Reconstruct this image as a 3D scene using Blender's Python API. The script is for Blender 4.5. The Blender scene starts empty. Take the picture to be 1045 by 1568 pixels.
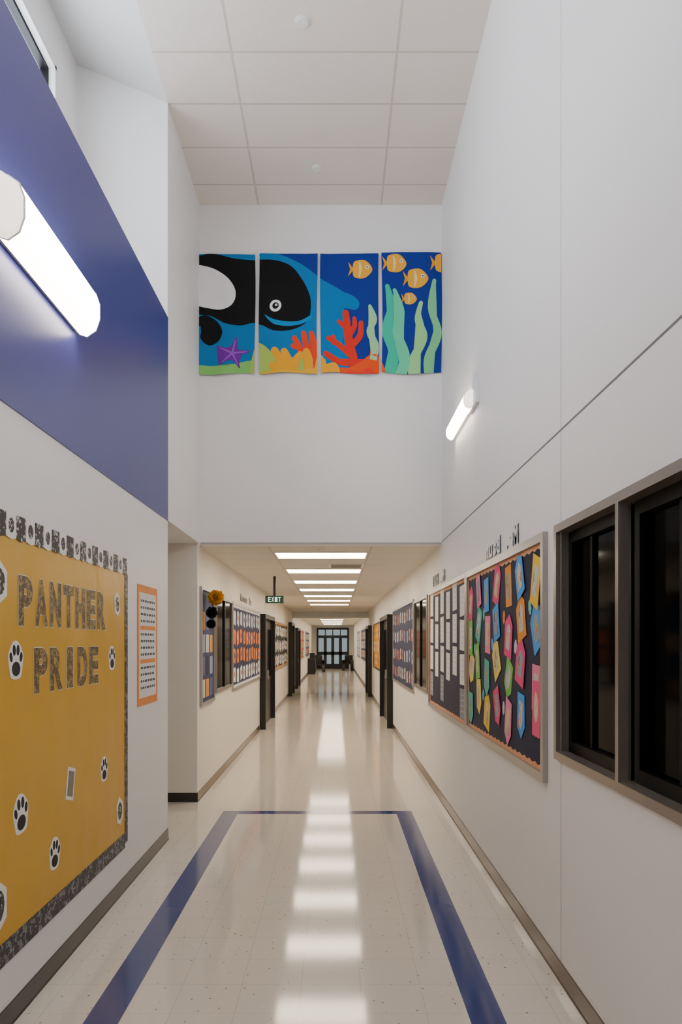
import bpy, bmesh, math, random
from mathutils import Vector
random.seed(7)
F=1150.0; VX=514.0; VY=983.0
HC=1.763; Y0=8.28; S=F/Y0
XR=1.173; XL=-1.5; XH=-1.525
ZC=2.84; ZT=6.58
scene=bpy.context.scene

def lin(h):
    h=h.lstrip('#'); r=[]
    for i in (0,2,4):
        c=int(h[i:i+2],16)/255
        r.append(c/12.92 if c<=0.04045 else ((c+0.055)/1.055)**2.4)
    return (r[0],r[1],r[2],1)

# ---------------- materials ----------------
MC={}
def mat(name,col,rough=0.6,metal=0.0,var=0.06,scale=6.0,bump=0.0,bscale=60,spec=0.5):
    if name in MC: return MC[name]
    m=bpy.data.materials.new(name); m.use_nodes=True
    nt=m.node_tree; b=nt.nodes['Principled BSDF']
    c=lin(col) if isinstance(col,str) else col
    tc=nt.nodes.new('ShaderNodeTexCoord')
    n=nt.nodes.new('ShaderNodeTexNoise'); n.inputs['Scale'].default_value=scale; n.inputs['Detail'].default_value=3
    nt.links.new(tc.outputs['Object'],n.inputs['Vector'])
    mx=nt.nodes.new('ShaderNodeMix'); mx.data_type='RGBA'
    nt.links.new(n.outputs['Fac'],mx.inputs['Factor'])
    mx.inputs['A'].default_value=tuple(min(1,x*(1-var)) for x in c[:3])+(1,)
    mx.inputs['B'].default_value=tuple(min(1,x*(1+var)) for x in c[:3])+(1,)
    nt.links.new(mx.outputs['Result'],b.inputs['Base Color'])
    b.inputs['Roughness'].default_value=rough; b.inputs['Metallic'].default_value=metal
    b.inputs['Specular IOR Level'].default_value=spec
    if bump>0:
        n2=nt.nodes.new('ShaderNodeTexNoise'); n2.inputs['Scale'].default_value=bscale
        nt.links.new(tc.outputs['Object'],n2.inputs['Vector'])
        bp=nt.nodes.new('ShaderNodeBump'); bp.inputs['Strength'].default_value=bump; bp.inputs['Distance'].default_value=0.02
        nt.links.new(n2.outputs['Fac'],bp.inputs['Height']); nt.links.new(bp.outputs['Normal'],b.inputs['Normal'])
    MC[name]=m; return m

def emis(name,col,strength):
    if name in MC: return MC[name]
    m=bpy.data.materials.new(name); m.use_nodes=True
    nt=m.node_tree; b=nt.nodes['Principled BSDF']
    b.inputs['Base Color'].default_value=(0.8,0.8,0.8,1)
    b.inputs['Emission Color'].default_value=lin(col); b.inputs['Emission Strength'].default_value=strength
    MC[name]=m; return m

def math_node(nt,op,a,b=None):
    n=nt.nodes.new('ShaderNodeMath'); n.operation=op
    for i,v in enumerate((a,b)):
        if v is None: continue
        if isinstance(v,(int,float)): n.inputs[i].default_value=v
        else: nt.links.new(v,n.inputs[i])
    return n.outputs[0]

def gridmat(name,base,line,x0,px,y0,py,w,rough,speck=False,bump=0,mixline=1.0):
    m=bpy.data.materials.new(name); m.use_nodes=True
    nt=m.node_tree; b=nt.nodes['Principled BSDF']
    tc=nt.nodes.new('ShaderNodeTexCoord'); sp=nt.nodes.new('ShaderNodeSeparateXYZ')
    nt.links.new(tc.outputs['Object'],sp.inputs[0])
    def ln(out,o,p):
        a=math_node(nt,'SUBTRACT',out,o-w/2); a=math_node(nt,'DIVIDE',a,p); a=math_node(nt,'FRACT',a)
        return math_node(nt,'LESS_THAN',a,w/p)
    l=math_node(nt,'MAXIMUM',ln(sp.outputs['X'],x0,px),ln(sp.outputs['Y'],y0,py))
    l=math_node(nt,'MULTIPLY',l,mixline)
    n=nt.nodes.new('ShaderNodeTexNoise'); n.inputs['Scale'].default_value=1.6; n.inputs['Detail'].default_value=4
    nt.links.new(tc.outputs['Object'],n.inputs['Vector'])
    c=lin(base)
    mv=nt.nodes.new('ShaderNodeMix'); mv.data_type='RGBA'; nt.links.new(n.outputs['Fac'],mv.inputs['Factor'])
    mv.inputs['A'].default_value=tuple(x*0.95 for x in c[:3])+(1,); mv.inputs['B'].default_value=tuple(min(1,x*1.05) for x in c[:3])+(1,)
    cur=mv.outputs['Result']
    if speck:
        for sc,th,colr in ((20,0.12,'#7d7260'),(34,0.14,'#f6efe0'),(13,0.075,'#4d463e')):
            v=nt.nodes.new('ShaderNodeTexVoronoi'); v.inputs['Scale'].default_value=sc
            nt.links.new(tc.outputs['Object'],v.inputs['Vector'])
            t=math_node(nt,'LESS_THAN',v.outputs['Distance'],th)
            s2=nt.nodes.new('ShaderNodeSeparateColor'); nt.links.new(v.outputs['Color'],s2.inputs[0])
            t=math_node(nt,'MULTIPLY',t,math_node(nt,'GREATER_THAN',s2.outputs[0],0.6))
            t=math_node(nt,'MULTIPLY',t,0.8)
            mm=nt.nodes.new('ShaderNodeMix'); mm.data_type='RGBA'; nt.links.new(t,mm.inputs['Factor'])
            nt.links.new(cur,mm.inputs['A']); mm.inputs['B'].default_value=lin(colr); cur=mm.outputs['Result']
    ml=nt.nodes.new('ShaderNodeMix'); ml.data_type='RGBA'; nt.links.new(l,ml.inputs['Factor'])
    nt.links.new(cur,ml.inputs['A']); ml.inputs['B'].default_value=lin(line)
    nt.links.new(ml.outputs['Result'],b.inputs['Base Color'])
    b.inputs['Roughness'].default_value=rough
    if bump:
        n2=nt.nodes.new('ShaderNodeTexNoise'); n2.inputs['Scale'].default_value=3.0 if speck else 90
        nt.links.new(tc.outputs['Object'],n2.inputs['Vector'])
        bp=nt.nodes.new('ShaderNodeBump'); bp.inputs['Strength'].default_value=bump; bp.inputs['Distance'].default_value=0.02
        nt.links.new(n2.outputs['Fac'],bp.inputs['Height']); nt.links.new(bp.outputs['Normal'],b.inputs['Normal'])
    return m

def spots(name,bg,fg,scale,th=0.35,inner=.4):
    if name in MC: return MC[name]
    m=bpy.data.materials.new(name); m.use_nodes=True
    nt=m.node_tree; b=nt.nodes['Principled BSDF']
    tc=nt.nodes.new('ShaderNodeTexCoord'); v=nt.nodes.new('ShaderNodeTexVoronoi'); v.inputs['Scale'].default_value=scale
    n=nt.nodes.new('ShaderNodeTexNoise'); n.inputs['Scale'].default_value=scale*1.3
    ad=nt.nodes.new('ShaderNodeMix'); ad.data_type='RGBA'; ad.inputs['Factor'].default_value=0.08
    nt.links.new(tc.outputs['Object'],n.inputs['Vector']); nt.links.new(tc.outputs['Object'],ad.inputs['A']); nt.links.new(n.outputs['Color'],ad.inputs['B'])
    nt.links.new(ad.outputs['Result'],v.inputs['Vector'])
    t=math_node(nt,'LESS_THAN',v.outputs['Distance'],th)
    t2=math_node(nt,'GREATER_THAN',v.outputs['Distance'],th*inner); t=math_node(nt,'MULTIPLY',t,t2)
    mm=nt.nodes.new('ShaderNodeMix'); mm.data_type='RGBA'; nt.links.new(t,mm.inputs['Factor'])
    mm.inputs['A'].default_value=lin(bg); mm.inputs['B'].default_value=lin(fg)
    nt.links.new(mm.outputs['Result'],b.inputs['Base Color']); b.inputs['Roughness'].default_value=0.5
    MC[name]=m; return m

def glass(name,tint=(1,1,1,1),gl=0.12):
    if name in MC: return MC[name]
    m=bpy.data.materials.new(name); m.use_nodes=True; nt=m.node_tree
    nt.nodes.remove(nt.nodes['Principled BSDF']); o=nt.nodes['Material Output']
    t=nt.nodes.new('ShaderNodeBsdfTransparent'); t.inputs[0].default_value=tint
    g=nt.nodes.new('ShaderNodeBsdfGlossy'); g.inputs['Roughness'].default_value=0.02
    x=nt.nodes.new('ShaderNodeMixShader'); x.inputs[0].default_value=gl
    nt.links.new(t.outputs[0],x.inputs[1]); nt.links.new(g.outputs[0],x.inputs[2]); nt.links.new(x.outputs[0],o.inputs[0])
    MC[name]=m; return m

WALL=mat('wall_paint','#efedeb',0.5,var=0.015,scale=2,bump=0.05,bscale=160,spec=0.35)
WALLH=mat('hall_wall_paint','#ece5d8',0.5,var=0.02,scale=2,bump=0.05,bscale=160,spec=0.3)
BLUE=mat('blue_wall_paint','#3a3f86',0.36,var=0.05,scale=2,bump=0.03,bscale=160)
BASE=mat('baseboard_rubber','#26211f',0.3,var=0.1)
BASEH=mat('baseboard_hall','#54402f',0.22,var=0.1)
BLACK=mat('black_frame','#0c0c0e',0.4,var=0.1)
BLACKM=mat('black_sash','#050506',0.5,var=0.1,spec=.15)
DARKGL=mat('dark_glass','#020203',0.08,var=0.3,spec=0.02)
ALU=mat('aluminium_frame','#a8a5a0',0.35,0.6)
BRONZE=mat('window_frame_metal','#8f867d',0.30,0.55)
WHITE=mat('white_paper','#f1efe9',0.7)
NAVY=mat('navy_paper','#151b3a',0.75)
STRIPE=mat('blue_floor_stripe','#18347a',0.12,var=0.08,spec=0.6)
WTRIM=mat('white_trim','#eeece8',0.4,var=0.02)

# ---------------- builder ----------------
def mR(u,v,d): return (XR-d,u,v)
def mL(u,v,d): return (XL+d,u,v)
def mHL(u,v,d): return (XH+d,u,v)
def mB(u,v,d): return (u,Y0-d,v)
class B:
    def __init__(s,name): s.n=name; s.v=[]; s.f=[]; s.m=[]; s.mats=[]; s.sm=[]
    def mi(s,m):
        if m not in s.mats: s.mats.append(m)
        return s.mats.index(m)
    def face(s,pts,m,smooth=False):
        k=len(s.v); s.v+=[tuple(p) for p in pts]; s.f.append(list(range(k,k+len(pts)))); s.m.append(s.mi(m)); s.sm.append(smooth)
    def prism(s,pts,mp,d0,d1,m):
        k=len(s.v); n=len(pts)
        s.v+=[mp(u,v,d0) for u,v in pts]+[mp(u,v,d1) for u,v in pts]
        mi=s.mi(m)
        fs=[list(range(k,k+n))[::-1],list(range(k+n,k+2*n))]+[[k+i,k+(i+1)%n,k+n+(i+1)%n,k+n+i] for i in range(n)]
        s.f+=fs; s.m+=[mi]*len(fs); s.sm+=[False]*len(fs)
    def rect(s,mp,u0,u1,v0,v1,d0,d1,m): s.prism([(u0,v0),(u1,v0),(u1,v1),(u0,v1)],mp,d0,d1,m)
    def box(s,x0,x1,y0,y1,z0,z1,m):
        s.prism([(x0,y0),(x1,y0),(x1,y1),(x0,y1)],lambda u,v,d:(u,v,d),z0,z1,m)
    def loft(s,rings,m,smooth=True,cap=True,fm=None):
        k=len(s.v); n=len(rings[0]); mi=s.mi(m)
        for r in rings: s.v+=[tuple(p) for p in r]
        for j in range(len(rings)-1):
            for i in range(n):
                s.f.append([k+j*n+i,k+j*n+(i+1)%n,k+(j+1)*n+(i+1)%n,k+(j+1)*n+i]); s.m.append(s.mi(fm[i]) if fm else mi); s.sm.append(smooth)
        if cap:
            s.f.append([k+i for i in range(n)][::-1]); s.m.append(mi); s.sm.append(False)
            s.f.append([k+(len(rings)-1)*n+i for i in range(n)]); s.m.append(mi); s.sm.append(False)
    def build(s,parent=None,bevel=0):
        me=bpy.data.meshes.new(s.n); me.from_pydata(s.v,[],s.f)
        for m in s.mats: me.materials.append(m)
        for p,mi,sm in zip(me.polygons,s.m,s.sm): p.material_index=mi; p.use_smooth=sm
        bm=bmesh.new(); bm.from_mesh(me); bmesh.ops.recalc_face_normals(bm,faces=bm.faces); bm.to_mesh(me); bm.free()
        o=bpy.data.objects.new(s.n,me); scene.collection.objects.link(o)
        if parent: o.parent=parent
        if bevel:
            md=o.modifiers.new('b','BEVEL'); md.width=bevel; md.segments=2; md.limit_method='ANGLE'
        return o
def ell(cx,cy,rx,ry,n=20,a=0):
    r=[]
    for i in range(n):
        t=2*math.pi*i/n; x=rx*math.cos(t); y=ry*math.sin(t)
        r.append((cx+x*math.cos(a)-y*math.sin(a),cy+x*math.sin(a)+y*math.cos(a)))
    return r
def smooth(pts,closed=True,n=6):
    out=[]; N=len(pts)
    rng=range(N) if closed else range(N-1)
    for i in rng:
        if closed: p=[pts[(i+k)%N] for k in (-1,0,1,2)]
        else: p=[pts[max(0,min(N-1,i+k))] for k in (-1,0,1,2)]
        for j in range(n):
            t=j/n
            out.append(tuple(0.5*((2*p[1][c])+(-p[0][c]+p[2][c])*t+(2*p[0][c]-5*p[1][c]+4*p[2][c]-p[3][c])*t*t+(-p[0][c]+3*p[1][c]-3*p[2][c]+p[3][c])*t**3) for c in (0,1)))
    if not closed: out.append(pts[-1])
    return out
def stroke(pts,w0,w1=None):
    if w1 is None: w1=w0
    c=smooth(pts,False,6); n=len(c); L=[];R=[]
    for i,p in enumerate(c):
        a=c[max(0,i-1)]; b=c[min(n-1,i+1)]; dx,dy=b[0]-a[0],b[1]-a[1]; l=math.hypot(dx,dy) or 1
        w=(w0+(w1-w0)*(i/(n-1))**1.6)/2
        L.append((p[0]-dy/l*w,p[1]+dx/l*w)); R.append((p[0]+dy/l*w,p[1]-dx/l*w))
    a=c[-1]; b=c[-2]; ang=math.atan2(a[1]-b[1],a[0]-b[0])
    cap=[(a[0]+w1/2*math.cos(ang+math.pi/2-math.pi*k/6),a[1]+w1/2*math.sin(ang+math.pi/2-math.pi*k/6)) for k in range(1,6)]
    return L+cap+R[::-1]

GL={}
def glyph(ch,off):
    key=(ch,off)
    if key in GL: return GL[key]
    cu=bpy.data.curves.new('t','FONT'); cu.body=ch; cu.size=1; cu.offset=off
    o=bpy.data.objects.new('t',cu); scene.collection.objects.link(o)
    bpy.context.view_layer.update()
    me=bpy.data.meshes.new_from_object(o.evaluated_get(bpy.context.evaluated_depsgraph_get()))
    vs=[(v.co.x,v.co.y) for v in me.vertices]; fs=[list(p.vertices) for p in me.polygons]
    bpy.data.objects.remove(o)
    GL[key]=(vs,fs); return GL[key]
def letter(b,ch,mp,u0,u1,v0,v1,d,m,off=0.02,th=0.0):
    if ch==' ': return
    vs0,_=glyph(ch,0.02); vs,fs=glyph(ch,off)
    if not vs: return
    ax=min(v[0] for v in vs0); bx=max(v[0] for v in vs0); ay=min(v[1] for v in vs0); by=max(v[1] for v in vs0)
    k=len(b.v); mi=b.mi(m)
    b.v+=[mp(u0+(x-ax)/(bx-ax)*(u1-u0),v0+(y-ay)/(by-ay)*(v1-v0),d) for x,y in vs]
    for f in fs: b.f.append([k+i for i in f]); b.m.append(mi); b.sm.append(False)
def word(b,txt,mp,u0,u1,v0,v1,d,m,gap=0.12,**k):
    n=len(txt); p=(u1-u0)/n
    for i,ch in enumerate(txt):
        if ch in 'tfldhkbiATR1' or ch.isupper(): vv=v1
        else: vv=v0+(v1-v0)*0.7
        g=gap*p; gg=g
        if ch in "il1'.": gg=p*0.36
        vb=v0
        if ch=='.': vv=v0+(v1-v0)*0.15
        letter(b,ch,mp,u0+i*p+gg,u0+(i+1)*p-gg,vb,vv,d,m,**k)

# ---------------- shell ----------------
def boxobj(name,boxes,m):
    b=B(name)
    for x in boxes: b.box(*x,m)
    return b.build()
FLOOR=gridmat('vct_floor','#dbd3c6','#aea38f',-0.176,0.3048,7.83,0.3048,0.004,0.085,speck=True,bump=0.012,mixline=0.5)
boxobj('floor',[(-3.7,1.45,-6.2,50.3,-0.1,0)],FLOOR)
WY0,WY1,WZ0,WZ1=2.0,3.93,1.18,2.345
boxobj('wall_right',[(XR,XR+.25,-6,WY0,0,7.1),(XR,XR+.25,WY1,50.2,0,7.1),(XR,XR+.25,WY0,WY1,0,WZ0),(XR,XR+.25,WY0,WY1,WZ1,7.1),(XR+.2,XR+.25,WY0,WY1,WZ0,WZ1)],WALL)
boxobj('wall_left',[(-2.6,XL,-6,6.71,0,4.65)],WALL)
boxobj('wall_left_upper',[(-2.6,XL,6.71,Y0,2.85,7.1)],WALL)
boxobj('wall_header',[(XL,XR,Y0,8.45,ZC,7.0)],WALL)
boxobj('wall_hall_left',[(-1.8,XH,Y0,50.2,0,2.95),(-3.7,-1.8,Y0,8.45,0,2.95)],WALLH)
boxobj('wall_recess',[(-3.7,-3.5,6.5,Y0,0,2.95),(-3.5,-2.6,6.5,6.71,0,2.95)],WALL)
boxobj('ceiling_recess',[(-3.5,-2.6,6.71,Y0,2.85,2.95)],WALL)
boxobj('wall_rear',[(-2.6,XR,-6.2,-6,0,7.1)],WALL)
CT=gridmat('ceiling_tile','#ebe0d6','#cfc3b8',-0.85,1.354,7.91,0.593,0.022,0.8,bump=0.15)
boxobj('ceiling',[(XL,XR,-6,Y0,ZT,ZT+.1)],CT)
CH=gridmat('hall_ceiling_tile','#e3dccf','#c9c0b3',-0.76,1.17,9.13-.68,0.68,0.02,0.8,bump=0.15)
boxobj('ceiling_hall',[(XH,XR,8.45,50.2,ZC,ZC+.1)],CH)
b=B('ceiling_lightwell'); b.prism([(XL,ZT),(-2.6,7.04),(-2.6,7.14),(XL,ZT+.1)],lambda u,v,d:(u,d,v),-6,6.71,mat('well_paint','#d9d8d6',0.6,var=0.02)); b.build()
# clerestory wall + windows
ops=[(4.35,6.19),(2.1,3.95),(-.15,1.7),(-2.4,-.55),(-4.7,-2.8)]
bx=[(-2.45,-2.31,-6,6.71,4.65,4.8),(-2.45,-2.31,-6,6.71,6.5,6.92),(-2.45,-2.31,6.19,6.71,4.8,6.5)]
prev=4.35
for (a,c) in ops[1:]: bx.append((-2.45,-2.31,c,prev,4.8,6.5)); prev=a
bx.append((-2.45,-2.31,-6,prev,4.8,6.5))
boxobj('wall_clerestory',bx,WALL)
for i,(a,c) in enumerate(ops):
    b=B('window_%d'%(i+2))
    X0,X1=-2.42,-2.36
    w=.05
    b.box(X0,X1,a,a+w,4.8,6.5,BLACK); b.box(X0,X1,c-w,c,4.8,6.5,BLACK)
    b.box(X0,X1,a+w,c-w,4.8,4.8+w,BLACK); b.box(X0,X1,a+w,c-w,6.5-w,6.5,BLACK)
    mid=(a+c)/2; b.box(X0,X1,mid-.02,mid+.02,4.85,6.45,BLACK)
    b.box(-2.40,-2.395,a+w,c-w,4.85,6.45,glass('window_glass'))
    b.box(-2.355,-2.30,c-.03,c,4.8,6.5,WTRIM); b.box(-2.355,-2.30,a,c,6.47,6.5,WTRIM)
    b.build()
    l=bpy.data.lights.new('sky_portal','AREA'); l.shape='RECTANGLE'
    l.cycles.is_portal=True
    o=bpy.data.objects.new('sky_portal',l); scene.collection.objects.link(o); o.location=(-2.48,mid,5.65)
    o.rotation_euler=(0,-math.pi/2,0); l.size=1.7; l.size_y=c-a
b=B('roof_eave'); b.box(-3.3,-2.5,-6,7,6.7,6.85,mat('eave','#b9a58c',0.7)); b.build()

# painted panel
b=B('painted_wall_panel'); b.rect(mL,-5.99,6.70,2.845,4.655,0.001,0.006,BLUE); b.build()
# reveals
GR=mat('reveal_joint','#6f6d72',0.6)
b=B('trim_1'); b.rect(mR,-5.9,Y0-.01,2.86,2.870,0.0,0.0015,GR); b.build()
b=B('trim_2'); b.rect(mR,3.897,3.903,2.870,6.57,0.0,0.0012,mat('reveal2','#b5b4b6')); b.rect(mR,3.897,3.903,0.1,2.86,0.0,0.0012,mat('reveal2','#b5b4b6')); b.build()
b=B('trim_3'); b.box(XL+.01,XR-.002,Y0-.004,Y0,ZC,ZC+.02,mat('header_bead','#a8a6a4')); b.build()
# baseboards
def bboard(name,mp,u0,u1,m):
    b=B(name); b.prism([(0.0,0),(0.012,0),(0.008,0.012),(0.006,0.1),(0,0.102)],lambda d,v,u:mp(u,v,d),u0,u1,m); b.build()
bboard('baseboard_left',mL,-5.9,6.71,BASE)
bboard('baseboard_right',mR,-5.9,15.2,BASEH)
bboard('baseboard_right',mR,17.95,49.8,BASEH)
bboard('baseboard_hall_left',mHL,Y0,15.0,BASEH); bboard('baseboard_hall_left',mHL,17.6,49.8,BASEH)
bboard('baseboard_recess',mB,-3.5,XH+.008,BASE)
# floor stripes
b=B('floor_stripe_border')
for (x0,x1,y0,y1) in ((-1.168,-1.005,-5.5,7.83),(.628,.792,-5.5,7.83),(-1.005,.628,7.70,7.83)): b.box(x0,x1,y0,y1,0,0.0012,STRIPE)
b.build()

# ---------------- ceiling lights ----------------
LENS=emis('ceiling_light_lens','#ffedd4',16.0)
ys=[9.3+2.04*i for i in range(7)]+[28+2.6*i for i in range(8)]
for y in ys:
    b=B('ceiling_light'); x0,x1=-.745,.395
    b.box(x0,x1,y-.33,y-.31,ZC-.012,ZC,WTRIM); b.box(x0,x1,y+.31,y+.33,ZC-.012,ZC,WTRIM)
    b.box(x0,x0+.02,y-.31,y+.31,ZC-.012,ZC,WTRIM); b.box(x1-.02,x1,y-.31,y+.31,ZC-.012,ZC,WTRIM)
    b.box(x0+.02,x1-.02,y-.31,y+.31,ZC-.006,ZC-.001,LENS); b.build()
b=B('ceiling_air_vent')
b.box(-.1,.4,10.32,10.85,ZC-.01,ZC,WTRIM)
for i in range(6): b.box(-.06,.36,10.36+i*.08,10.40+i*.08,ZC-.016,ZC-.01,mat('vent_slat','#9a958c'))
b.build()
def sprink(x,y,z,r=.06):
    b=B('sprinkler_cover'); mp=lambda u,v,d:(u,v,d)
    b.prism(ell(x,y,r,r,28),mp,z-.008,z,WTRIM); b.prism(ell(x,y,r*.72,r*.72,28),mp,z-.016,z-.008,WTRIM); b.build()
sprink((463-VX)/F*5540/950,5540/950,ZT,.06); sprink((485-VX)/F*5540/726,5540/726,ZT,.05)
sprink(-.17,8.75,ZC,.04)

# ---------------- wall lamps ----------------
LAMP=emis('wall_lamp_lens','#fff4e6',26.0)
LAMP2=emis('wall_lamp_lens_side','#ffefdc',18.0)
LAMP3=emis('wall_lamp_end','#fff0e0',2.2)
HOUS=mat('lamp_housing','#e6e6e8',0.35)
def lamp(mp,u0,u1,zc,h=.15,D=.15,plate=None):
    b=B('wall_lamp')
    b.rect(mp,u0+.03,u1-.03,zc-h*.8,zc+h*.8,0.001,0.03,HOUS)
    prof=[(0.03,-h*.9),(D*.5,-h),(D*.85,-h*.75),(D,-h*.3),(D,h*.3),(D*.85,h*.75),(D*.5,h),(0.03,h*.9)]
    fm=[LAMP2,LAMP2,LAMP,LAMP,LAMP,LAMP2,LAMP2,HOUS]
    def ring(u,k,kd,n=1): return [mp(u,zc+z*k,0.03+(d-.03)*kd) for d,z in prof]
    b.loft([ring(u0+.07,1,1),ring(u1-.05,1,1)],LAMP,smooth=False,cap=False,fm=fm)
    b.loft([ring(u0,.86,.30),ring(u0+.03,.97,.72),ring(u0+.07,1,1)],LAMP3,smooth=True)
    b.loft([ring(u1-.05,1,1),ring(u1-.02,.95,.8),ring(u1,.86,.4)],LAMP3,smooth=True)
    for u in (u0+.07,u1-.05): b.loft([ring(u-.004,1.025,1.025),ring(u+.004,1.025,1.025)],HOUS,smooth=False)
    if plate: b.rect(mp,*plate,0.001,.03,HOUS)
    return b.build()
lamp(mL,3.20,4.36,3.655,h=.14,D=.145)
lamp(mR,6.24,7.36,3.80,h=.075,D=.095,plate=(6.12,6.46,3.72,3.96))
lamp(mL,-2.6,-1.34,3.66); lamp(mR,.2,1.46,3.80,h=.1,D=.12)  # unseen pair, added to help light the near part of the room

# ---------------- banners ----------------
def bpos(x,y): return ((x-VX)/S,HC+(VY-y)/S)
def cm(c,n='banner_fabric_'): return mat(n+c.strip('#'),c,0.65,var=0.05,scale=8,spec=0.2)
art=[]; LV=[0]
def A(p,c,lv=None):
    if lv is not None: LV[0]=lv
    art.append((p,c,LV[0]))
NB='#14308c'; TL='#0c76b4'
A([(485,385),(700,385),(700,580),(485,580)],NB,0)
A([(300,385),(486,385),(486,580),(300,580)],NB,0)
A(smooth([(290,380),(395,386),(430,392),(465,408),(491,428),(515,445),(540,453),(551,464),(546,475),(530,474),(515,481),(508,494),(510,512),(520,528),(515,590),(290,590)]),TL,1)
A(smooth([(290,402),(310,393),(330,391),(360,398),(391,400),(420,400),(445,409),(462,428),(473,448),(477,466),(474,488),(462,501),(440,509),(420,507),(402,498),(385,497),(368,501),(345,496),(325,485),(290,474)]),'#060709',2)
A(smooth([(290,412),(320,411),(345,424),(359,443),(360,460),(350,472),(328,474),(290,462)]),'#f0eef0',3)
A(smooth([(406,482),(420,490),(440,495),(460,493),(477,484),(478,488),(462,498),(440,502),(420,497)]),'#1088c4',3)
A(ell(423,470,9,9,24),'#f4f4f6',3); A(ell(423,470,5,5,18),'#060709',4); A(ell(424,469,2,2,10),'#f4f4f6',5)
A(smooth([(290,492),(303,488),(316,484),(332,492),(341,508),(335,523),(320,529),(308,518),(312,500),(290,508)]),'#060709',3)
A(smooth([(290,566),(318,560),(340,566),(365,558),(395,556),(395,585),(290,585)]),'#83c46a',2)
st=[]
for k in range(5):
    a=math.radians(-90+72*k+12); st.append((357+29*math.cos(a),543+26*math.sin(a)))
    a+=math.radians(36); st.append((357+11*math.cos(a),543+10*math.sin(a)))
A(smooth(st,True,4),'#6f2499',4)
for k in range(5):
    a=math.radians(-90+72*k+12); A(stroke([(357,543),(357+22*math.cos(a),543+20*math.sin(a))],3,1),'#9a52c0',5)
A(smooth([(392,531),(402,527),(412,535),(425,548),(455,552),(492,545),(492,590),(392,590)]),'#a9c45a',3)
for p in ([(478,575),(470,550),(460,535),(450,532)],[(474,560),(470,535),(466,512)],[(480,560),(482,530),(478,512)],[(465,545),(452,520)]): A(stroke(p,10,8),'#ea4018',4)
for p in ([(432,572),(430,555),(421,538)],[(436,572),(442,555),(436,541)],[(450,572),(453,555),(461,545)],[(470,575),(474,555),(470,540)],[(425,572),(418,560)]): A(stroke(p,12,11),'#f2a816',5)
A(smooth([(395,574),(420,569),(450,571),(490,564),(490,590),(395,590)]),'#f0b42a',6)
for p,w in (([(541,580),(540,548),(533,520),(530,481)],14),([(537,545),(520,532),(503,520)],10),([(538,530),(551,515),(553,495)],10),([(512,530),(510,518)],8),([(541,555),(518,556),(498,543)],11),([(545,556),(566,552),(572,528)],10),([(531,505),(519,495)],8),([(535,515),(543,500),(543,488)],8)): A(stroke(p,w,w*.7),'#dc3020',3)
A(smooth([(485,552),(500,560),(520,566),(545,560),(565,545),(580,548),(586,590),(485,590)]),'#ea5016',4)
A(smooth([(485,550),(497,552),(500,560),(512,558),(520,570),(515,590),(485,590)]),'#f4aa1e',5)
A(smooth([(528,578),(535,568),(550,570),(565,564),(572,578)]),'#ec3424',5)
A(stroke([(571,552),(574,530),(566,508),(574,490),(567,470)],12,5),'#9fd49a',4)
A(stroke([(594,590),(603,545),(591,508),(599,470),(593,440)],17,7),'#28bd9a',1)
A(stroke([(609,590),(620,548),(607,508),(614,478),(604,446)],17,6),'#5cd0a0',2)
A(stroke([(637,590),(632,555),(648,518),(639,490),(644,465)],15,6),'#9ad68e',1)
A(stroke([(661,590),(656,552),(670,512),(659,472),(665,432)],15,6),'#7fcc90',1)
def fish(cx,cy,s,d=1):
    A([(cx-d*11*s,cy),(cx-d*20*s,cy-11*s),(cx-d*17*s,cy),(cx-d*20*s,cy+11*s)],'#eb9a18',3)
    A(smooth([(cx-d*13*s,cy-3*s),(cx-d*10*s,cy-12*s),(cx+d*6*s,cy-13*s),(cx+d*17*s,cy+1),(cx+d*6*s,cy+13*s),(cx-d*10*s,cy+12*s),(cx-d*13*s,cy+3*s)]),'#f0ac30',4)
    A(stroke([(cx-d*3*s,cy-11*s),(cx-d*0*s,cy),(cx-d*3*s,cy+11*s)],2*s),'#f8d890',5)
    A(ell(cx+d*9*s,cy-3*s,2.6*s,2.6*s,10),'#ffffff',5); A(ell(cx+d*9*s,cy-3*s,1.2*s,1.2*s,8),'#101010',6)
fish(554,414,1.0); fish(606,405,1.0); fish(638,428,1.05); fish(627,458,.64); fish(680,405,1.05)
bands=[(303,391,391,574),(397.5,486,390,573),(491,580,390,573),(585,676,388,573)]
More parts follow.
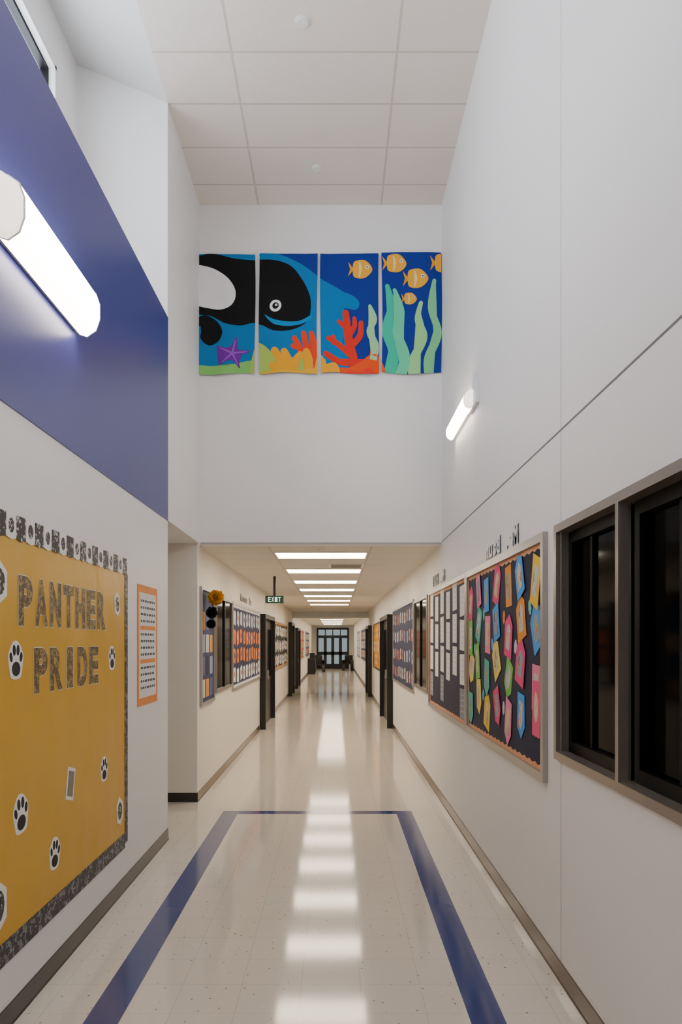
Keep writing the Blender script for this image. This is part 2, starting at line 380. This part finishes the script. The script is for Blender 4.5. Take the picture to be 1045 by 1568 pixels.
for bi,(x0,x1,y0,y1) in enumerate(bands):
    bm=bmesh.new(); ms=[]
    ph=bi*1.7
    for li,(p,c,lv) in enumerate(art):
        t=bmesh.new(); vs=[t.verts.new((x,0,y)) for x,y in p]
        try: t.faces.new(vs)
        except Exception: t.free(); continue
        bmesh.ops.triangulate(t,faces=t.faces[:],ngon_method='EAR_CLIP')
        for co,no in (((x0,0,0),(-1,0,0)),((x1,0,0),(1,0,0)),((0,0,y0),(0,0,-1)),((0,0,y1),(0,0,1))):
            bmesh.ops.bisect_plane(t,geom=t.verts[:]+t.edges[:]+t.faces[:],dist=1e-4,plane_co=co,plane_no=no,clear_outer=True)
        if not t.faces: t.free(); continue
        for k in range(1,16):
            bmesh.ops.bisect_plane(t,geom=t.verts[:]+t.edges[:]+t.faces[:],dist=1e-4,plane_co=(x0+(x1-x0)*k/16,0,0),plane_no=(1,0,0))
        for k in range(1,14):
            bmesh.ops.bisect_plane(t,geom=t.verts[:]+t.edges[:]+t.faces[:],dist=1e-4,plane_co=(0,0,y0+(y1-y0)*k/14),plane_no=(0,0,1))
        m=cm(c)
        if m not in ms: ms.append(m)
        mi=ms.index(m)
        mp={}
        for v in t.verts:
            fx=(v.co.x-x0)/(x1-x0); fy=(v.co.z-y0)/(y1-y0)
            wv=.007*math.sin(fx*11+ph+fy*2.5)*(.3+fy)+.005*math.sin(fx*5-fy*6+ph)
            sx=v.co.x+ .8*math.sin(fy*5+ph)
            sy=v.co.z+ (1.5*math.sin(fx*6+ph)*fy)
            u,z=bpos(sx,sy)
            mp[v]=bm.verts.new((u,Y0-.024-wv-.0016*lv,z))
        for f in t.faces:
            try:
                nf=bm.faces.new([mp[v] for v in f.verts]); nf.material_index=mi; nf.smooth=True
                nf.normal_update()
                if nf.normal.y>0: nf.normal_flip()
            except Exception: pass
        t.free()
    me=bpy.data.meshes.new('fabric'); bm.to_mesh(me); bm.free()
    for m in ms: me.materials.append(m)
    e=bpy.data.objects.new('ocean_banner',None); scene.collection.objects.link(e)
    o=bpy.data.objects.new('fabric',me); scene.collection.objects.link(o); o.parent=e
    b=B('top_rod'); u0,z=bpos(x0,y0+1); u1,_=bpos(x1,y0); b.box(u0,u1,Y0-.012,Y0-.001,z-.008,z+.004,cm('#1a3a90')); b.build(e)

# ---------------- near window right ----------------
b=B('window_1'); fr=.045
b.rect(mR,WY0-.02,WY1+.03,WZ1-.012,WZ1+.03,-.05,.022,BRONZE); b.rect(mR,WY0-.02,WY1+.03,WZ0-.03,WZ0+.012,-.05,.022,BRONZE)
b.rect(mR,WY1-.012,WY1+.03,WZ0+.012,WZ1-.012,-.05,.022,BRONZE); b.rect(mR,WY0-.02,WY0+.012,WZ0+.012,WZ1-.012,-.05,.022,BRONZE)
b.rect(mR,3.055,3.09,WZ0+.012,WZ1-.012,-.02,.022,BRONZE)
for (a,c) in ((WY0+.012,3.055),(3.09,WY1-.012)):
    b.rect(mR,a,c,WZ0+.012,WZ1-.012,-.08,-.075,DARKGL)
    for q in ((a,a+.05),(c-.05,c)): b.rect(mR,q[0],q[1],WZ0+.012,WZ1-.012,-.075,-.045,BLACKM)
    b.rect(mR,a+.05,c-.05,WZ0+.012,WZ0+.07,-.075,-.045,BLACKM); b.rect(mR,a+.05,c-.05,WZ1-.07,WZ1-.012,-.075,-.045,BLACKM)
    b.rect(mR,a+(c-a)*.62,a+(c-a)*.62+.03,WZ0+.07,WZ1-.07,-.075,-.06,BLACKM)
b.build()
def hallwin(n,mp,u0,u1,z0=1.12,z1=2.36):
    b=B('window_%d'%n); w=.04
    b.rect(mp,u0,u1,z1-w,z1,0.001,.03,BRONZE); b.rect(mp,u0,u1,z0,z0+w,0.001,.03,BRONZE)
    b.rect(mp,u0,u0+w,z0+w,z1-w,0.001,.03,BRONZE); b.rect(mp,u1-w,u1,z0+w,z1-w,0.001,.03,BRONZE)
    m=(u0+u1)/2; b.rect(mp,m-.02,m+.02,z0+w,z1-w,0.001,.028,BLACK)
    b.rect(mp,u0+w,u1-w,z0+w,z1-w,0.001,.01,DARKGL); b.build()
hallwin(7,mR,9.42,10.98); hallwin(8,mHL,9.45,10.92)

# ---------------- bulletin boards ----------------
def frame(b,mp,u0,u1,z0,z1,bg,w=.04,d=.025,fm=None):
    fm=fm or ALU
    b.rect(mp,u0,u1,z1-w,z1,0.001,d,fm); b.rect(mp,u0,u1,z0,z0+w,0.001,d,fm)
    b.rect(mp,u0,u0+w,z0+w,z1-w,0.001,d,fm); b.rect(mp,u1-w,u1,z0+w,z1-w,0.001,d,fm)
    b.rect(mp,u0+w,u1-w,z0+w,z1-w,0.001,.010,bg)
def rot(pts,cx,cy,a): return [(cx+x*math.cos(a)-y*math.sin(a),cy+x*math.sin(a)+y*math.cos(a)) for x,y in pts]
def scallop(b,mp,u0,u1,z0,z1,m,d=.012,t=.05,step=.06):
    n=max(2,int((u1-u0)/step))
    for top in (0,1):
        z=z1 if top else z0; s=-1 if top else 1
        pts=[(u0,z),(u1,z)]
        for i in range(n,-1,-1):
            pts.append((u0+(u1-u0)*i/n,z+s*(t if i%2 else t*.6)))
        b.prism(pts,mp,.0105,d,m)
    n=max(2,int((z1-z0)/step))
    for rt in (0,1):
        u=u1 if rt else u0; s=-1 if rt else 1
        pts=[(u,z0),(u,z1)]+[(u+s*(t if i%2 else t*.6),z0+(z1-z0)*i/n) for i in range(n,-1,-1)]
        b.prism(pts,mp,.0105,d+.0005,m)
def P(c): return mat('paper_'+c.strip('#'),c,0.7,var=0.08,scale=14)
CB=['#ee3f80','#f5741c','#f2c81e','#78c850','#3f9cea','#d42e2c','#f4e060','#f486ac','#f09420','#46c0a4']
# board 1 (right near)
b=B('bulletin_board'); u0,u1,z0,z1=4.14,6.60,.985,2.372
frame(b,mR,u0,u1,z0,z1,NAVY,w=.05,d=.03)
scallop(b,mR,u0+.05,u1-.05,z0+.05,z1-.05,P('#e5a67a'),t=.036)
INN=mat('drawn_paper','#c9c9c4',0.8,var=0.45,scale=45)
INN2=mat('drawn_paper_warm','#d9c8a0',0.8,var=0.4,scale=45)
INN3=mat('drawn_paper_grey','#97a2a8',0.8,var=0.4,scale=45)
ncol,nrow=7,4
for i in range(ncol):
    for j in range(nrow):
        cu=u0+.20+(u1-u0-.38)*i/(ncol-1)+random.uniform(-.03,.03)
        cz=z0+.29+.295*j+(.06 if i%2 else -.05)+random.uniform(-.03,.03)
        a=random.uniform(-.45,.45); w=random.uniform(.095,.115); h=random.uniform(.13,.155)
        if j==nrow-1: cz=min(cz,z1-.20)
        if j==0 and i==0: continue
        c=CB[(i*3+j*7+random.choice((0,1)))%10]; d=.012+.002*((i+2*j)%4)
        sh=random.choice((0,1,1,2))
        pts=[[(-w,-h*.9),(w*.9,-h),(w,h*.6),(0,h*1.1),(-w*.9,h*.7)],[(-w*.8,-h),(w*.9,-h*.9),(w*.8,h),(-w*.9,h*.95)],[(-w,-h*.5),(-w*.1,-h*1.1),(w*.9,-h*.6),(w*.8,h),(-w*.9,h*.9)]][sh]
        b.prism(rot(pts,cu,cz,a),mR,d-.001,d+.001,P(c))
        inner=random.choice((INN,INN2,INN3))
        pin=[(x*.5,y*.62) for x,y in pts]
        b.prism(rot(pin,cu,cz,a+.12),mR,d+.001,d+.002,inner)
        for q in range(3):
            x=random.uniform(-w*.4,w*.4); y=random.uniform(-h*.5,h*.4)
            b.prism(rot(stroke([(x,y-.03),(x+.012,y),(x-.006,y+.03)],.012,.006),cu,cz,a),mR,d+.002,d+.0026,P(random.choice(CB+['#2c2c30','#5a4a3a'])))
        if (i+j)%2==0:
            cu2=cu+.15; cz2=cz+.12+random.uniform(-.05,.05)
            if cu2<u1-.12 and cz2<z1-.13: b.prism(rot(ell(0,0,.035,.05,7),cu2,cz2,a),mR,.0112,.0118,P(random.choice(['#cfd4de','#6ac8b0','#f58430','#5aaee8'])))
b.prism(rot([(-.08,-.16),(.08,-.16),(.08,.16),(-.08,.16)],4.30,1.38,.03),mR,.022,.024,P('#f0558a'))
b.prism(ell(4.30,1.39,.045,.09,9),mR,.024,.025,INN2)
b.build()
# board 2
b=B('bulletin_board'); u0,u1,z0,z1=6.62,9.25,.985,2.372
frame(b,mR,u0,u1,z0,z1,NAVY,w=.04,d=.03)
scallop(b,mR,u0+.04,u1-.04,z0+.04,z1-.04,P('#e5a67a'),t=.036)
for i in range(6):
    for j in range(4):
        if j==0 and i in(1,2,4): continue
        cu=u0+.25+(u1-u0-.48)*i/5; cz=z0+.24+j*.315+(.04 if i%2 else -.03)
        pts=[(-.125,-.14),(.125,-.14),(.125,.14),(-.125,.14)]
        a=random.uniform(-.05,.05)
        b.prism(rot(pts,cu,cz,a),mR,.012,.014,WHITE if j else P('#8b8f9c'))
        for q in range(4): b.prism(rot([(-.09,.08-q*.05),(.07,.08-q*.05),(.07,.086-q*.05),(-.09,.086-q*.05)],cu,cz,a),mR,.014,.0145,P('#cfcdc8'))
b.build()
def mixboard(mp,u0,u1,z0,z1,bg,colors,nc,nr,w,h,fm=None,border=None,jit=.2,rows=False):
    b=B('bulletin_board'); frame(b,mp,u0,u1,z0,z1,bg,fm=fm)
    if border: scallop(b,mp,u0+.04,u1-.04,z0+.04,z1-.04,border,t=.05,step=.1)
    for i in range(nc):
        for j in range(nr):
            cu=u0+w+.12+(u1-u0-2*w-.24)*i/(nc-1)+random.uniform(-.03,.03); cz=z0+h+.12+(z1-z0-2*h-.24)*j/(nr-1)+random.uniform(-.02,.02)
            a=random.uniform(-jit,jit); c=colors[j%len(colors)] if rows else random.choice(colors)
            pts=[(-w,-h),(w,-h),(w,h*.8),(w*.3,h),(-w,h*.8)]
            b.prism(rot(pts,cu,cz,a),mp,.0115,.0135,P(c))
            b.prism(rot(ell(0,0,w*.5,h*.4,8),cu,cz,a),mp,.0135,.014,P(random.choice(['#3a3d58','#d9d3c4','#c9762f'])))
    return b.build()
mixboard(mR,11.15,15.1,1.0,2.4,P('#232c50'),['#c9cdd8','#8d96b4','#d9d3c4','#d0705a','#9fb0c8'],10,4,.09,.095)
mixboard(mR,18.5,22.8,1.0,2.3,P('#c98a2a'),['#e8b23a','#f1e6c8','#b35a22'],8,3,.14,.15,fm=BLACK)
mixboard(mR,28.5,34,1.0,2.3,P('#2b3352'),['#c9cdd8','#e8d9c4','#d0705a','#9fb0c8'],10,3,.14,.15)
mixboard(mR,36,40,1.0,2.3,P('#8a98b8'),['#e9e9ec','#f1e6c8'],7,3,.14,.15)
mixboard(mHL,11.02,15.0,1.04,2.36,P('#171d45'),['#f1efe9','#e07a26','#e8762a','#c9cdd8'],10,4,.115,.11,border=P('#dfe0e6'),rows=True)
mixboard(mHL,17.8,23.6,1.04,2.3,P('#11131a'),['#f1efe9','#e6e2d6','#f1efe9'],9,3,.20,.13,border=P('#c98a3a'),jit=.3)
mixboard(mHL,31,36,1.0,2.3,P('#b9433a'),['#e8c23a','#f1e6c8','#4a8a5a'],8,3,.14,.15)
mixboard(mHL,38,43,1.0,2.3,P('#2b3352'),['#e8c23a','#f1e6c8','#c95a4a'],8,3,.14,.15)
# narrow board w/ pompom
b=B('bulletin_board'); u0,u1,z0,z1=8.42,9.32,1.04,2.39
frame(b,mHL,u0,u1,z0,z1,P('#27305a'),w=.035,d=.03)
for i in range(3):
    for j in range(4):
        b.rect(mHL,u0+.09+i*.26,u0+.29+i*.26,z0+.08+j*.26,z0+.29+j*.26,.0115,.013,P(['#c6bfb0','#c98a3a','#4d5684','#1a1a20','#8593b6'][(i+2*j)%5]))
b.build()
def pom(u,z,r,col):
    b=B('tissue_pompom'); c=mHL(u,z,r+.035); m=P(col)
    for k in range(90):
        t=math.acos(1-2*(k+.5)/90); p=math.pi*(1+5**.5)*k
        d=Vector((math.sin(t)*math.cos(p),math.sin(t)*math.sin(p),math.cos(t)))
        q=d.orthogonal().normalized(); w=d.cross(q)
        C=Vector(c); rr=r*random.uniform(.85,1.1); s=r*.3
        b.face([C,C+d*rr*.75+q*s,C+d*rr+q*s*.3+w*s*.4,C+d*rr*.9-q*s],m); b.face([C,C+d*rr*.8+w*s,C+d*rr,C+d*rr*.85-w*s],m)
    b.build()
pom(8.75,2.28,.095,'#f0b41c'); pom(8.62,2.10,.07,'#17161a'); pom(8.66,1.97,.055,'#17161a')

# ---------------- panther pride display ----------------
b=B('bulletin_board'); u0,u1,z0,z1=2.3,5.37,.335,2.335
YEL=mat('yellow_butcher_paper','#d8a622',0.42,var=0.07,scale=1.5,bump=0.9,bscale=2.6)
b.rect(mL,u0,u1,z0,z1,.001,.005,YEL)
LEO=spots('leopard_border','#e4e1dc','#1c1a1c',26,.45,.0); LEO2=spots('paw_border','#2a292c','#8b8b90',30,.4)
LEOB=spots('paw_tile','#2a2625','#c5bfb6',30,.38,.0)
n=28; L=(u1-u0)/n
b.rect(mL,u0,u1,z1-.085,z1+.018,.0052,.0075,LEO)
for i in range(n):
    a=u0+i*L
    b.prism([(a+.004,z1-.09),(a+L/2,z1-.10),(a+L-.004,z1-.09),(a+L-.004,z1+.02),(a+.004,z1+.02)],mL,.0076,.0092,LEOB if i%2 else WHITE)
    if i%2==0: b.prism(ell(a+L*.5,z1-.035,L*.28,.035,12),mL,.0092,.0096,LEOB)
b.rect(mL,u1-.05,u1+.02,z0,z1-.09,.0052,.008,LEO2); b.rect(mL,u0,u1-.05,z0-.03,z0+.075,.0052,.008,LEO2)
TXT=spots('letter_print','#5a4624','#a88f55',38,.45,.3)
def word2(t,ua,ub,va,vb):
    n=len(t); p=(ub-ua)/n
    for i,ch in enumerate(t):
        g=p*.13 if ch!='I' else p*.34
        a,c=ua+i*p+g,ua+(i+1)*p-g
        letter(b,ch,mL,a,c,va,vb,.0062,P('#e6dcc0'),off=.066)
        letter(b,ch,mL,a,c,va,vb,.0078,TXT,off=.05)
word2('PANTHER',3.52,4.88,1.85,2.07)
word2('PRIDE',3.70,4.74,1.515,1.725)
def paw(cu,cz,s,a=0,bgc=WHITE):
    out=smooth([(-.5,-.75),(.5,-.75),(.75,-.2),(.85,.35),(.6,.75),(.2,1.05),(-.25,1.05),(-.6,.75),(-.85,.35),(-.75,-.2)])
    k=P('#1c1b1f')
    b.prism(rot([(x*s,y*s) for x,y in out],cu,cz,a),mL,.0055,.0075,bgc)
    for (x,y,rx,ry,t) in ((0,-.3,.48,.36,0),(-.58,.28,.16,.25,.3),(-.22,.62,.17,.27,.1),(.22,.62,.17,.27,-.1),(.58,.28,.16,.25,-.3)):
        b.prism(rot(ell(x*s,y*s,rx*s,ry*s,14,t),cu,cz,a),mL,.0075,.0085,k)
def at(x,y):
    Y=-XL*F/(VX-x); return Y,HC+(VY-y)/F*Y
for (x,y,s,a) in ((22,1015,.095,0),(170,1010,.085,0),(30,1250,.10,.1),(82,1310,.09,-.1),(158,1180,.085,0)):
    paw(*at(x,y),s,a)
def tag(x,y,w,h,a):
    cu,cz=at(x,y)
    b.prism(rot([(-w,-h*.6),(0,-h),(w,-h*.6),(w,h*.5),(0,h),(-w,h*.5)],cu,cz,a),mL,.0055,.0075,WHITE)
    b.prism(rot(ell(0,0,w*.72,h*.62,12),cu,cz,a),mL,.0075,.0085,LEOB)
tag(178,925,.06,.085,.1); tag(182,1242,.07,.10,.1); tag(-4,890,.08,.10,0); tag(-6,1390,.09,.12,0)
cu,cz=at(106,1200); b.prism(rot([(-.055,-.09),(.065,-.09),(.06,.09),(-.06,.09)],cu,cz,-.25),mL,.0055,.0075,WHITE); b.prism(rot([(-.04,-.07),(.048,-.07),(.045,.07),(-.045,.07)],cu,cz,-.25),mL,.0075,.0085,P('#8b8577'))
b.build()
# poster
b=B('wall_poster'); u0,u1,z0,z1=5.67,6.30,1.27,2.205
b.rect(mL,u0,u1,z0,z1,.001,.004,P('#e8924c')); b.rect(mL,u0+.05,u1-.05,z0+.06,z1-.06,.004,.005,P('#e6e3de'))
for j in range(14):
    z=z1-.12-j*.052
    if j in (4,9): b.rect(mL,u0+.08,u1-.08,z-.02,z+.012,.005,.0056,P('#e8924c')); continue
    uu=u0+.09
    while uu<u1-.12:
        w=random.uniform(.03,.08); b.rect(mL,uu,min(uu+w,u1-.09),z-.012,z+.006,.005,.0056,P('#55565c')); uu+=w+.02
b.build()

# wall lettering right
def lettering(txt,mp,ua,ub,va,vb,c):
    b=B('wall_lettering')
    for d in (.002,.004,.006,.008): word(b,txt,mp,ua,ub,va,vb,d,P('#c9cbd5'),off=.03)  # grey copies under the white face, shading painted as colour
    word(b,txt,mp,ua,ub,va,vb,.010,c,off=.03); b.build()
LW=mat('acrylic_white','#ffffff',.3)
LW.node_tree.nodes['Principled BSDF'].inputs['Coat Weight'].default_value=1
lettering("Mr. Baum",mR,4.78,5.82,2.40,2.52,LW); lettering("Ms. Hill",mR,8.0,9.0,2.42,2.54,LW)
lettering("Room 12",mHL,12.0,13.6,2.42,2.54,P('#b9b3a6'))

# ---------------- doors ----------------
def door(n,mp,u0,u1,z1=2.33,col=None):
    b=B('door_%d'%n); w=.09; L=col or BLACK
    b.rect(mp,u0,u0+w,0,z1,0.001,.12,BLACK); b.rect(mp,u1-w,u1,0,z1,0.001,.12,BLACK); b.rect(mp,u0+w,u1-w,z1-w,z1,0.001,.12,BLACK)
    m=(u0+u1)/2
    for a,c in ((u0+w,m-.01),(m+.01,u1-w)):
        b.rect(mp,a,c,0.01,z1-w,0.001,.03,L)
        b.rect(mp,a+.15,c-.15,1.0,z1-w-.2,.03,.035,DARKGL)
    b.rect(mp,m+.05,m+.07,.95,1.15,.03,.075,ALU); b.build()
door(1,mHL,15.1,17.5); door(2,mR,15.3,17.9)
door(3,mHL,24.3,26.0,2.4,mat('green_door','#2d6a4f',.4)); door(4,mR,24.2,26.4,2.3)
door(5,mHL,28.3,30.3,2.3,mat('yellow_door','#c2b04a',.5)); 
boxobj('trim_beam',[(XH,XR,26.6,27.0,2.62,ZC)],mat('beam_paint','#dfe3e6',.5))
# exit sign
b=B('exit_sign'); Y=12.3; 
b.box(-1.15,-.85,Y,Y+.05,2.40,2.52,mat('exit_sign_green','#12462f',.4)); b.box(-1.02,-.98,Y+.01,Y+.04,2.52,ZC,BLACK)
word(b,'EXIT',lambda u,v,d:(u,Y-d,v),-1.11,-.89,2.42,2.50,.001,emis('exit_text','#d8ffe0',1.0)); b.build()
# ---------------- end wall & entrance ----------------
YE=50.0
boxobj('wall_end_left',[(XH,-1.25,YE,YE+.2,0,ZC)],WALLH); boxobj('wall_end_right',[(.9,XR,YE,YE+.2,0,ZC)],WALLH); boxobj('wall_end_top',[(-1.25,.9,YE,YE+.2,2.7,ZC)],WALLH)
b=B('door_6'); x0,x1=-1.25,.9; YD=YE-.11
b.box(x0,x0+.12,YD,YD+.1,0,2.7,BLACK); b.box(x1-.12,x1,YD,YD+.1,0,2.7,BLACK)
for z,h in ((0.0,.3),(2.02,.18),(2.58,.12)): b.box(x0+.12,x1-.12,YD,YD+.1,z,z+h,BLACK)
for x in (-.68,-.18,.33): 
    b.box(x-.1,x+.1,YD,YD+.1,.3,2.02,BLACK); b.box(x-.03,x+.03,YD,YD+.1,2.2,2.58,BLACK)
b.box(x0+.12,x1-.12,YD,YD+.1,.9,1.12,BLACK)
b.box(x0+.12,x1-.12,YD+.04,YD+.05,.3,2.58,glass('door_glass',(.2,.21,.2,1),.04)); b.build()
def chair(x,y,rz):
    b=B('waiting_chair'); c,s=math.cos(rz),math.sin(rz)
    def T(x0,x1,y0,y1,z0,z1):
        b.prism([(x+u*c-v*s,y+u*s+v*c) for u,v in ((x0,y0),(x1,y0),(x1,y1),(x0,y1))],lambda u,v,d:(u,v,d),z0,z1,BLACK)
    T(-.25,.25,-.25,.25,.40,.48); T(-.25,.25,.2,.27,.48,.95); T(-.3,-.25,-.25,.25,.0,.65); T(.25,.3,-.25,.25,.0,.65)
    b.build()
chair(-1.05,46.5,.2); chair(-.95,44.0,.3); chair(.75,46.0,-.3)
b=B('console_cabinet'); b.box(-1.5,-1.1,41,42.4,0.05,.8,BLACK); b.box(-1.51,-1.08,40.97,42.43,.8,.84,mat('cab_top','#3a2d25')); b.box(-1.45,-1.15,41.1,42.3,0,.05,BLACK)
b.box(-1.42,-1.15,41.3,41.8,.84,1.15,mat('box_dark','#202226')); b.build()

# ---------------- world ----------------
w=bpy.data.worlds.new('world'); scene.world=w; w.use_nodes=True
bg=w.node_tree.nodes['Background']; bg.inputs[0].default_value=(0.78,0.87,1.0,1); bg.inputs[1].default_value=10.0

# ---------------- camera ----------------
cd=bpy.data.cameras.new('cam'); cam=bpy.data.objects.new('camera',cd); scene.collection.objects.link(cam)
cd.sensor_width=36; cd.sensor_fit='AUTO'; cd.lens=F/1568*36
cd.shift_x=(522.5-VX)/1568; cd.shift_y=(VY-784)/1568
cam.location=(0,0,HC); cam.rotation_euler=(math.pi/2,0,0); cd.clip_start=.05; cd.clip_end=200
scene.camera=cam
